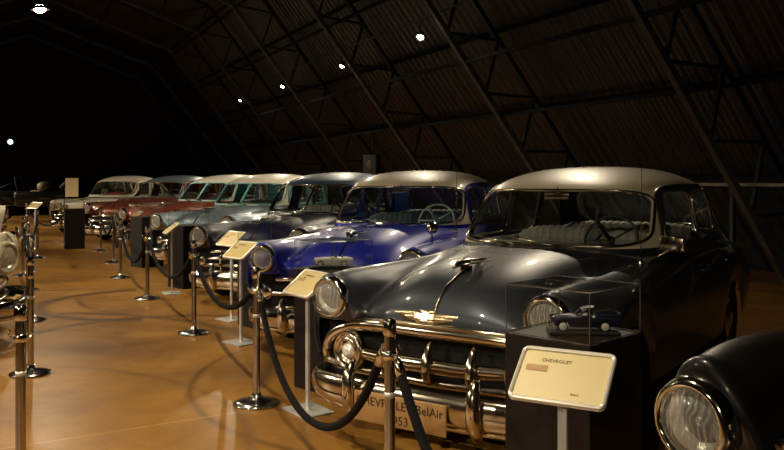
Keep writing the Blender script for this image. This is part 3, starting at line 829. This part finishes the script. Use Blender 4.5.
spot_fixture((-(392-10)/F*26, 26, HC+37/F*26), 'small dim bluish lamp far away at the left edge', 0, (.1,-1,-.2), bulb=M['bulb_cool'], hood=.12)

# ================================================================== CARS
def deg(x): return math.radians(x)
P_chevy = paint('metallic_slate', (.050,.058,.072), .55, .36)
P_blue = paint('cobalt_blue', (.008,.016,.30), .1, .42)
P_navy = paint('midnight_navy', (.008,.010,.028), .3, .28)
P_navyroof = paint('steel_blue', (.07,.12,.21), .4, .35)
P_teal = paint('grey_blue', (.17,.22,.26), .4, .35)
P_cream = paint('cream', (.80,.69,.50), 0, .35)
P_white = paint('warm_white', (.80,.74,.62), 0, .35)
P_red = paint('brick_red', (.23,.045,.018), .3, .3)
P_maroon = paint('maroon', (.15,.035,.018), .3, .3)
P_black = paint('gloss_black', (.005,.004,.004), 0, .18)
P_leftcream = paint('pale_cream', (.42,.38,.26), 0, .3)
I_teal = mat('interior_teal', (.16,.48,.48), .5, noise=.1)
I_blue = mat('interior_blue', (.03,.10,.35), .5, noise=.1)
I_aqua = mat('interior_aqua', (.26,.60,.62), .5, noise=.1)
I_dark = mat('interior_dark', (.035,.035,.030), .6, noise=.1)
I_tan = mat('interior_tan', (.12,.11,.085), .6, noise=.1)
I_white = mat('wheel_ivory', (.4,.42,.4), .4, noise=.05)
I_redseat = mat('seat_red', (.25,.02,.015), .7, noise=.1)

chev, CP = make_car('vintage_sedan', 'large slate grey 1950s sedan with cream roof, toothed chrome grille and bumper, nearest whole car', (.14,4.42), deg(56),
  dict(body=P_chevy, roof=P_cream, hd=True, grille='teeth', inner=I_dark, mirrors=[(1.60,-1)], antenna=(1.5,-.78,1.66), chrome=M['chrome_old'], bezel=M['chrome'],
       bk=dict(guards=(.40,)), wall=M['rubber'], mould=False))
# licence plate with its lettering
bm = bmesh.new(); box(bm, (-.105,.055,.285), (.012,.60,.17), .006)
pl = new_obj('licence_plate', bm, M['plate'], chev)
pm = Matrix.Translation((-.1125,.055,.285)) @ Matrix(((0,0,-1,0),(-1,0,0,0),(0,1,0,0),(0,0,0,1)))
text_obj('lettering', 'CHEVROLET BelAir', .068, M['plateink'], pl, pm @ Matrix.Translation((0,.035,0)), 'CENTER')
text_obj('lettering', '1953', .068, M['plateink'], pl, pm @ Matrix.Translation((0,-.045,0)), 'CENTER')

make_car('vintage_sedan', 'glossy cobalt blue 1950s sedan with cream roof, second car in the row', (-.55,6.93), deg(71),
  dict(body=P_blue, roof=P_cream, hd=True, grille='bars', gk=dict(n=3), inner=I_aqua, sidetrim=M['chrome'], fender_spot=[(.66,-.74)], bk=dict(guards=(.40,)), antenna=(1.55,-.74,1.66), wheelm=I_white, seat=mat('seat_slate', (.05,.08,.10), .7, noise=.1)))
make_car('vintage_sedan', 'midnight navy 1950s sedan with steel blue roof and divided windshield', (-1.83,9.72), deg(68.3),
  dict(body=P_navy, roof=P_navyroof, grille='bars', gk=dict(n=4, teeth=5), inner=I_tan, split=True, ornament=True))
make_car('vintage_sedan', 'pale grey blue 1950s sedan with white roof and teal window frames', (-3.39,13.2), deg(68),
  dict(body=P_teal, roof=P_white, grille='bars', inner=I_teal, seat=I_dark, split=True, windtrim=I_teal, sidetrim=I_teal))
make_car('vintage_sedan', 'brick red sedan with white roof between the grey blue and the maroon car', (-4.97,16.06), deg(64),
  dict(body=P_red, roof=P_white, inner=I_aqua, seat=I_dark, split=True, windtrim=I_aqua, sidetrim=I_aqua))
make_car('vintage_sedan', 'maroon sedan with pale roof just in front of the white finned car', (-6.98,19.5), deg(67),
  dict(body=P_maroon, roof=P_teal, inner=I_tan, seat=I_tan))
def wide_mod(P):
    # long flat bonnet level with the fenders
    for r in P[:8]:
        t = .93+.0*r[:,0]
        r[:5,2] = np.where(r[:5,2] > .74, r[:5,2]*.45+.55*.93, r[:5,2])
    return P
make_car('vintage_sedan', 'long white late 1950s car with four headlamps at the far end of the row', (-8.75,22.0), deg(78),
  dict(body=P_white, roof=P_white, mod=wide_mod, inner=I_dark, seat=I_redseat, lamps=[(.135,.76,.80,.072,0),(.16,.56,.80,.072,0)], grille='bars', gk=dict(n=4, wide=.66), ornament=False, strip=False, chrome=M['chrome_old']))

# black truck fender at the lower right
def truck_mod(P):
    for r in P:
        for q in r[:4]:
            if q[2] > .72 and q[0] < 1.6: q[2] += .10*min(1, max(0,(q[0]-.1)/.3)); 
        for q in r[4:7]:
            if q[2] > .72 and q[0] < 1.5: q[2] += .105*math.exp(-((q[0]-.45)/.6)**2)
    return P
make_car('vintage_pickup', 'gloss black vintage car at the right edge with one big round headlamp showing', (1.155,1.53), deg(34),
  dict(body=P_black, roof=P_black, mod=truck_mod, lamps=[(.10,.735,.895,.089,.0)], gk=dict(n=5, w0=.42, w1=.915, u0=-.085, wide=.56), inner=I_dark, chrome=M['chrome'], ornament=False, strip=False, hd=False))

# left row
make_car('vintage_coupe', 'pale cream car at the left edge with one dark glass headlamp showing', tuple(W(.09,9.05))[:2], PHI+PI+deg(0),
  dict(body=P_leftcream, roof=P_leftcream, house=True, inner=I_dark, bezel=P_leftcream, lamps=[(.12,.74,.82,.115,.75)], gk=dict(n=3, wide=.5), bk=dict(half=.74, guards=()), ornament=False, strip=False))
make_car('vintage_sedan', 'dark sedan in shadow behind the cream car on the left', tuple(W(-.15,12.6))[:2], PHI+PI+deg(0),
  dict(body=P_black, roof=P_black, inner=I_dark, ornament=False))
make_car('vintage_sedan', 'white bonneted car in the left row, further away', tuple(W(.05,18.9))[:2], PHI+PI,
  dict(body=P_white, roof=P_black, inner=I_dark, house=False, ornament=False, mod=wide_mod))

# veteran open car at the far end
vt = thing('veteran_open_car', 'dark veteran open tourer with tan rolled seat at the far left end', 'car', (-13.2,29.5,0), deg(15))
for u in (-1.2,1.3):
    for s in (-1,1):
        bm = bmesh.new(); mt = Matrix.Translation((u,s*.7,.42)) @ Matrix.Rotation(-s*PI/2,4,'X')
        lathe(bm, [(.34,-.04),(.41,-.03),(.42,0),(.41,.03),(.34,.04),(.34,-.04)], 28, mt)
        for k in range(10): tube(bm, [mt @ Vector((0,0,.01)), mt @ Vector((.35*math.cos(k*PI/5),.35*math.sin(k*PI/5),.01))], .012, 5)
        new_obj('wheel', bm, M['dark'], vt)
bm = bmesh.new(); box(bm, (.35,0,.85), (1.9,1.25,.55), .12); box(bm, (-1.15,0,.86), (1.2,.8,.55), .15); new_obj('body', bm, P_black, vt)
bm = bmesh.new(); tube(bm, [(.35,-.55,1.28),(.35,.55,1.28)], .17, 16); box(bm, (.2,0,1.05), (.5,1.1,.2), .05); new_obj('seat', bm, mat('seat_tan', (.20,.15,.09), .6, noise=.2), vt)
bm = bmesh.new(); tube(bm, [(-.45,-.6,1.1),(-.55,-.6,1.62),(-.55,.6,1.62),(-.45,.6,1.1)], .02, 6); tube(bm, [(-.5,.6,1.6),(-1.5,.4,1.1)], .012, 6); new_obj('windscreen_frame', bm, M['beam'], vt)
bm = bmesh.new(); box(bm, (-.5,0,1.37), (.01,1.16,.46)); new_obj('windscreen', bm, M['glass'], vt, smooth=False)
bm = bmesh.new(); tube(bm, [(1.0,-.6,1.2),(1.25,-.6,1.45),(1.4,0,1.5),(1.25,.6,1.45),(1.0,.6,1.2)], .10, 10); new_obj('folded_hood', bm, M['dark'], vt)

wb = thing('wall_box', 'dark square box with a pale round mark hung low on the roof truss', 'box', onpx(372, 8.35, 176), PHI-PI/2+.3)
bm = bmesh.new(); box(bm, (0,0,.27), (.50,.18,.54), .02); new_obj('housing', bm, mat('box_dark', (.03,.028,.025), .6, noise=.1), wb, autos=40)
bm = bmesh.new(); lathe(bm, [(0,.0),(.11,.0),(.12,-.01)], 24, Matrix.Translation((0,-.095,.28)) @ Matrix.Rotation(PI/2,4,'X')); new_obj('round_mark', bm, mat('mark_pale', (.14,.12,.08), .6, noise=.3), wb)
bm = bmesh.new(); seg(bm, (0,.05,.5), (0,.05,1.2), .02); new_obj('hanger', bm, M['beam'], wb)
# ================================================================== BARRIERS
def stanchion(x, y, label):
    t = thing('stanchion', label, 'stanchion', (x,y,0), random.random()*2, 'chrome rope stanchions')
    bm = bmesh.new(); lathe(bm, [(0,0),(.160,0),(.163,.008),(.155,.018),(.10,.032),(.05,.045),(.034,.055),(.032,.075),(0,.075)], 48); new_obj('base', bm, M['steel'], t)
    bm = bmesh.new(); lathe(bm, [(.0,.05),(.0245,.05),(.0245,.90),(0,.90)], 28); new_obj('pole', bm, M['steel'], t, autos=40)
    bm = bmesh.new(); lathe(bm, [(.0,.87),(.027,.87),(.031,.885),(.031,.925),(.027,.94),(.018,.948),(0,.950)], 28); new_obj('cap', bm, M['chrome'], t)
    bm = bmesh.new(); lathe(bm, [(.0245,.765),(.031,.77),(.033,.785),(.031,.80),(.0245,.805)], 28)
    for k in range(4):
        c_, s_ = math.cos(k*PI/2), math.sin(k*PI/2)
        tube(bm, [(.030*c_,.030*s_,.785),(.050*c_,.050*s_,.79),(.058*c_,.058*s_,.81),(.050*c_,.050*s_,.825)], .0055, 6)
    new_obj('rope_ring', bm, M['chrome'], t)
    bm = bmesh.new(); lathe(bm, [(.0245,.60),(.0252,.60),(.0252,.625),(.0245,.625)], 20); new_obj('label_band', bm, M['alu'], t)
    return t
ST = {}
for k,(x,y,lab) in enumerate([
  (-.01,3.52,'polished stanchion pole in the centre foreground before the slate sedan bumper'),
  (-.94,5.55,'stanchion with full round base, left of the near silver framed sign'),
  (-2.0,8.08,'third stanchion along the right of the aisle, before the midnight navy car'),
  (-3.18,10.4,'fourth stanchion along the right of the aisle'),
  (-4.28,12.6,'fifth stanchion along the right of the aisle'),
  (-5.19,14.9,'sixth stanchion along the right of the aisle'),
  (-6.3,17.3,'seventh stanchion along the right, before the maroon car'),
  (-7.8,19.2,'last stanchion on the right, before the white four lamp car'),
  (-1.81,3.9,'nearest stanchion at the left edge, cut off below'),
  (-2.89,6.4,'second stanchion at the left, with its full base beside the cream car'),
  (-3.96,8.8,'third stanchion at the left, its base just beyond the cream car headlamp'),
  (-5.1,11.2,'fourth stanchion at the left, half hidden in the line'),
  (-5.95,12.9,'fifth stanchion at the left, close to the left edge'),
  (-6.96,15.7,'sixth stanchion in the left line'),
  (.98,1.30,'stanchion out past the near end of the right line'),
  (-9.45,20.7,'stanchion beside the far small pale sign on the left')]):
    ST[k] = (x,y); stanchion(x, y, lab)
def rope(i, j, sag, label):
    A = Vector((*ST[i], .80)); B = Vector((*ST[j], .80)); d = (B-A); d.z = 0; dn = d.normalized()
    A = A+dn*.065; B = B-dn*.065; n = 30; pts = []
    kx = 1.9 if sag > .45 else 1.2
    for k in range(n+1):
        t = k/n; c_ = (math.cosh(kx*(2*t-1))-1)/(math.cosh(kx)-1)
        p = A.lerp(B, t); p.z -= sag*(1-c_); pts.append(p)
    t = thing('barrier_rope', label, 'rope', (A+B)/2-Vector((0,0,sag)), 0, 'black barrier ropes')
    off = Vector(t.location)
    bm = bmesh.new(); tube(bm, [pts[0].lerp(pts[1],.5)-off]+[p-off for p in pts[1:-1]]+[pts[-1].lerp(pts[-2],.5)-off], .021, 10); new_obj('rope_cord', bm, M['rope'], t)
    for (p, q) in ((pts[0], pts[0].lerp(pts[1],.8)), (pts[-1], pts[-1].lerp(pts[-2],.8))):
        bm = bmesh.new(); tube(bm, [p-off, p.lerp(q,.5)-off, q-off], [.008,.022,.0225], 10); new_obj('hook_end', bm, M['chrome'], t)
rope(0,1,.60,'black velvet rope sagging almost to the floor before the near sign')
rope(14,0,.62,'black rope running down to the lower right from the centre foreground stanchion')
rope(1,2,.30,'black rope between the second and third right stanchions, under the two small signs')
rope(2,3,.36,'black rope between the third and fourth right stanchions')
rope(3,4,.42,'black rope between the fourth and fifth right stanchions')
rope(4,5,.40,'black rope between the fifth and sixth right stanchions')
rope(5,6,.35,'black rope between the sixth and seventh right stanchions')
rope(7,15,.40,'black rope left of the last stanchion, before the white car grille')
rope(10,11,.40,'black rope between the third and fourth left stanchions')
rope(11,12,.30,'black rope between the fourth and fifth left stanchions')
rope(12,13,.35,'black rope between the fifth and sixth left stanchions')

# ================================================================== SIGNS
def sign(x, y, h, rz, label, lines=None, w=.34, d=.235, tilt=38, big=False):
    t = thing('sign_stand', label, 'sign', (x,y,0), deg(rz), 'information sign stands')
    bm = bmesh.new(); box(bm, (0,.03,.006), (.30,.24,.012), .004); new_obj('base_plate', bm, M['alu'], t, autos=40)
    bm = bmesh.new(); box(bm, (0,.03,h*.5-.01), (.034,.022,h-.02), .004); new_obj('post', bm, M['alu'], t, autos=40)
    R = Matrix.Translation((0,.02,h)) @ Matrix.Rotation(deg(tilt), 4, 'X')
    def rr(w_, d_, r_):
        o = []
        for cx, cy, a0 in ((w_/2-r_, d_/2-r_, 0), (-w_/2+r_, d_/2-r_, 90), (-w_/2+r_, -d_/2+r_, 180), (w_/2-r_, -d_/2+r_, 270)):
            for k in range(6): o.append((cx+r_*math.cos(deg(a0+k*18)), cy+r_*math.sin(deg(a0+k*18))))
        return o
    bm = bmesh.new(); prism(bm, rr(w, d, .022), .010, R @ Matrix.Translation((0,0,-.012)))
    pts = [R @ Vector((a,b,0)) for a,b in rr(w-.012, d-.012, .020)]
    tube(bm, pts, .0085, 8, closed=True)
    fr_ = new_obj('sign_frame', bm, M['signframe'], t, autos=40)
    bm = bmesh.new(); prism(bm, rr(w-.028, d-.028, .012), .0015, R @ Matrix.Translation((0,0,-.002))); pp = new_obj('paper', bm, M['paper'], t, smooth=False)
    bm = bmesh.new(); box(bm, (0,.03,h-.03), (.06,.03,.05), .005); new_obj('tilt_bracket', bm, M['alu'], t, autos=40)
    mt = R @ Matrix.Translation((0,0,.0006))
    if lines:
        for (txt, tx, ty, sz, mm) in lines: text_obj('lettering', txt, sz, mm, pp, mt @ Matrix.Translation((tx,ty,.0014 if mm is M['paper'] else 0)))
        bm = bmesh.new(); prism(bm, [(-.138,.012),(-.138,.038),(-.058,.038),(-.058,.012)], .0008, mt); new_obj('year_block', bm, M['ink2'], pp, smooth=False)
    return t
L1 = [('CHEVROLET', -.09,.062,.020, M['ink']), ('1951', -.118,.025,.017, M['paper']), ('Brasil', .045,-.072,.013, M['ink2'])]
L2 = [('CHEVROLET', -.10,.066,.020, M['ink']), ('BelAir', -.10,.045,.014, M['ink']), ('1953', -.118,.025,.015, M['paper'])]
L3 = [('CHEVROLET', -.10,.066,.020, M['ink']), ('1951', -.118,.025,.015, M['paper'])]
sign(.585,2.78,.87,-29,'large cream sign in silver frame at the lower centre, before the pedestal', L1)
sign(-.59,5.36,.86,-54,'cream sign on silver post before the slate sedan and its display pedestal', L2)
sign(-1.46,7.6,.885,-45,'front one of two overlapping cream signs, before the blue and navy cars', L3)
sign(-1.80,8.85,.90,-45,'rear one of two overlapping cream signs, before the navy car', L3)
sign(-3.03,10.9,.89,-66,'cream sign seen nearly edge on, before the grey blue car', L3)
sign(-4.88,15.2,.87,-60,'small cream sign before the brick red car', L3)
sign(-8.95,20.0,.90,-20,'small pale sign at the left, before the long white car', L3)
eb = thing('display_board', 'upright cream information board on legs behind the long white car', 'board', (-10.6,26.5,0), deg(-12))
bm = bmesh.new(); box(bm, (0,0,1.28), (.48,.03,.62), .008, Matrix.Rotation(deg(-4),3,'Y').to_3x3() if False else None); new_obj('board_panel', bm, M['board'], eb, smooth=False)
bm = bmesh.new(); tube(bm, [(-.2,0,0),(-.17,.02,1.3)], .015, 6); tube(bm, [(.2,0,0),(.17,.02,1.3)], .015, 6); tube(bm, [(0,.45,0),(0,.03,1.3)], .015, 6); new_obj('easel_legs', bm, M['beam'], eb)

# ================================================================== PEDESTALS, CASES, MODEL CARS
PH = .89
def pedestal(x, y, rz, label, case_label, side=.42, ch=.21):
    bm = bmesh.new(); box(bm, (0,0,PH/2), (side,side,PH), .004)
    o = new_obj('display_pedestal', bm, M['pedestal'], smooth=False); o.location = (x,y,0); o.rotation_euler[2] = deg(rz)
    tag(o, label, 'pedestal', 'brown display pedestals')
    t = thing('display_case', case_label, 'display case', (x,y,PH+.002), deg(rz), 'clear display cases')
    s = side/2-.003
    panes = [((0,-s,ch/2),(2*s,.004,ch)),((0,s,ch/2),(2*s,.004,ch)),((-s,0,ch/2),(.004,2*s,ch)),((s,0,ch/2),(.004,2*s,ch)),((0,0,ch),(2*s,2*s,.004))]
    for c_, d_ in panes:
        bm = bmesh.new(); V = []
        # single clear sheet
        ax = min(range(3), key=lambda i: d_[i]); o1, o2 = [i for i in range(3) if i != ax]
        for sx, sy in ((-1,-1),(1,-1),(1,1),(-1,1)):
            q = list(c_); q[o1] += sx*d_[o1]/2; q[o2] += sy*d_[o2]/2; V.append(bm.verts.new(q))
        bm.faces.new(V); new_obj('case_panel', bm, M['acrylic'], t, smooth=False)
    bm = bmesh.new(); cs = [(-s,-s),(s,-s),(s,s),(-s,s)]
    for k in range(4):
        a_, b_ = cs[k], cs[(k+1)%4]
        seg(bm, (*a_,0), (*a_,ch), .0016); seg(bm, (*a_,ch), (*b_,ch), .0016); seg(bm, (*a_,.003), (*b_,.003), .002)
    new_obj('case_edges', bm, M['acrylic_edge'], t, smooth=False)
    return t
pedestal(.79,3.49,45,'brown display pedestal at lower centre right carrying the toy pickup','clear case over the dark toy pickup')
pedestal(-.44,6.02,47,'brown display pedestal beside the slate sedan left fender','clear case over the silver toy convertible')
pedestal(-1.36,8.55,40,'brown pedestal hidden between the blue and the navy car','clear case between the blue and the navy car')
pedestal(-2.95,11.6,45,'brown pedestal between the navy and the grey blue car','clear case between the navy and the grey blue car')
pedestal(-4.38,14.3,45,'brown pedestal before the brick red car','clear case before the brick red car')
pedestal(-7.15,18.0,25,'brown pedestal before the long white car','clear case before the long white car')

def toy_base(x, y, z, rz, w, d, lab):
    bm = bmesh.new(); box(bm, (0,0,.006), (w,d,.012), .002)
    o = new_obj('model_plinth', bm, M['black'], smooth=False); o.location = (x,y,z); o.rotation_euler[2] = deg(rz); tag(o, lab, 'plinth')
def toy(kind, x, y, z, rz, label, body, k=.061):
    T = thing('model_car' if kind == 'car' else 'model_pickup', label, 'model car', (x,y,z), deg(rz)); T.scale = (k,k,k)
    sh = -2.46                                        # centre on its own middle
    def mv(o): o.location.x += sh; return o
    def tm(P):
        if kind != 'car':
            for r in P[8:]:
                r[:6,2] = np.minimum(r[:6,2], .98)
        return P
    bm, P = make_body(tm, .40)
    mv(new_obj('body', bm, body, T))
    for u in (WF, WR):
        for s in (-1,1):
            mt = Matrix.Translation((u+sh, s*.84, .335)) @ Matrix.Rotation(-s*PI/2, 4, 'X')
            bm = bmesh.new(); lathe(bm, [(.2,-.08),(.33,-.06),(.335,.05),(.27,.09),(.2,.08),(.2,-.08)], 24, mt); wo = new_obj('wheel', bm, M['rubber'], T)
            bm = bmesh.new(); lathe(bm, [(0,.115),(.1,.11),(.16,.10),(.26,.095),(.27,.085)], 24, mt); new_obj('hubcap', bm, M['whitewall'], wo)
    if kind == 'car':
        bm = bmesh.new(); V = [[(-.62,1.08),(-.60,1.45)],[(0,1.08),(0,1.47)],[(.62,1.08),(.60,1.45)]]
        tube(bm, [(1.75+sh,-.66,1.08),(1.95+sh,-.62,1.45),(1.92+sh,0,1.47),(1.95+sh,.62,1.45),(1.75+sh,.66,1.08)], .03, 6); new_obj('windscreen_frame', bm, M['chrome'], T)
        bm = bmesh.new(); box(bm, (2.75+sh,0,1.2), (.22,1.3,.26), .06); box(bm, (3.5+sh,0,1.18), (.22,1.3,.2), .06); new_obj('seats', bm, M['seatdark'], T)
    else:
        tab = [(w_, b_, uf+.25, uf+.25+(ur-uf)*.42, n_) for (w_,b_,uf,ur,n_) in GH]
        H = House(tab); wins = make_windows(dict(sides=[(2.15,2.36,2.86,2.74)]))
        mv(new_obj('cab', greenhouse(H, wins, 0, False), body, T))
        for W_ in wins:
            g_ = window_parts(H, W_, T, M['chrome'], M['glass'], False); mv(g_)
        bm = bmesh.new()
        for s in (-1,1): box(bm, (4.05+sh,s*.70,1.03), (1.75,.05,.36), .02)
        box(bm, (4.90+sh,0,1.0), (.05,1.4,.40), .02); box(bm, (3.20+sh,0,1.03), (.05,1.4,.36), .02)
        new_obj('cargo_bed', bm, body, T)
        mt = Matrix.Translation((3.15+sh, .97, .92)) @ Matrix.Rotation(-PI/2, 4, 'X')
        bm = bmesh.new(); lathe(bm, [(.2,-.08),(.33,-.06),(.335,.05),(.27,.09),(.2,.08)], 24, mt); so = new_obj('spare_wheel', bm, M['rubber'], T)
        bm = bmesh.new(); lathe(bm, [(0,.115),(.1,.11),(.16,.10),(.26,.095),(.27,.085)], 24, mt); new_obj('hubcap', bm, M['whitewall'], so)
    for s in (-1,1):
        bm = bmesh.new(); lathe(bm, [(.12,-.02),(.14,.01),(.10,.03),(0,.05)], 16, facing(.11+sh, s*.71, .83)); new_obj('headlamp', bm, M['chrome'], T)
    bm = bmesh.new(); tube(bm, [(.15+sh,-.9,.33),(-.03+sh,-.5,.33),(-.06+sh,0,.33),(-.03+sh,.5,.33),(.15+sh,.9,.33)], .06, 8); new_obj('front_bumper', bm, M['chrome'], T)
    bm = bmesh.new()
    for w_ in (.42,.52,.62): tube(bm, [(.16+sh,-.6,w_),(.13+sh,0,w_),(.16+sh,.6,w_)], .03, 6)
    new_obj('grille', bm, M['chrome'], T)
toy_base(.83,3.48,PH+.004,-4,.30,.14,'thin black plinth under the toy pickup')
toy('pickup', .835,3.48,PH+.0165,-4,'dark navy toy pickup truck with spare wheel inside the near case', P_navy)
toy_base(-.44,6.02,PH+.004,5,.36,.16,'thin black plinth under the silver toy convertible')
toy('car', -.44,6.02,PH+.0165,5,'silver white toy convertible inside the case by the slate sedan', paint('toy_silver', (.75,.72,.66), .2, .3))
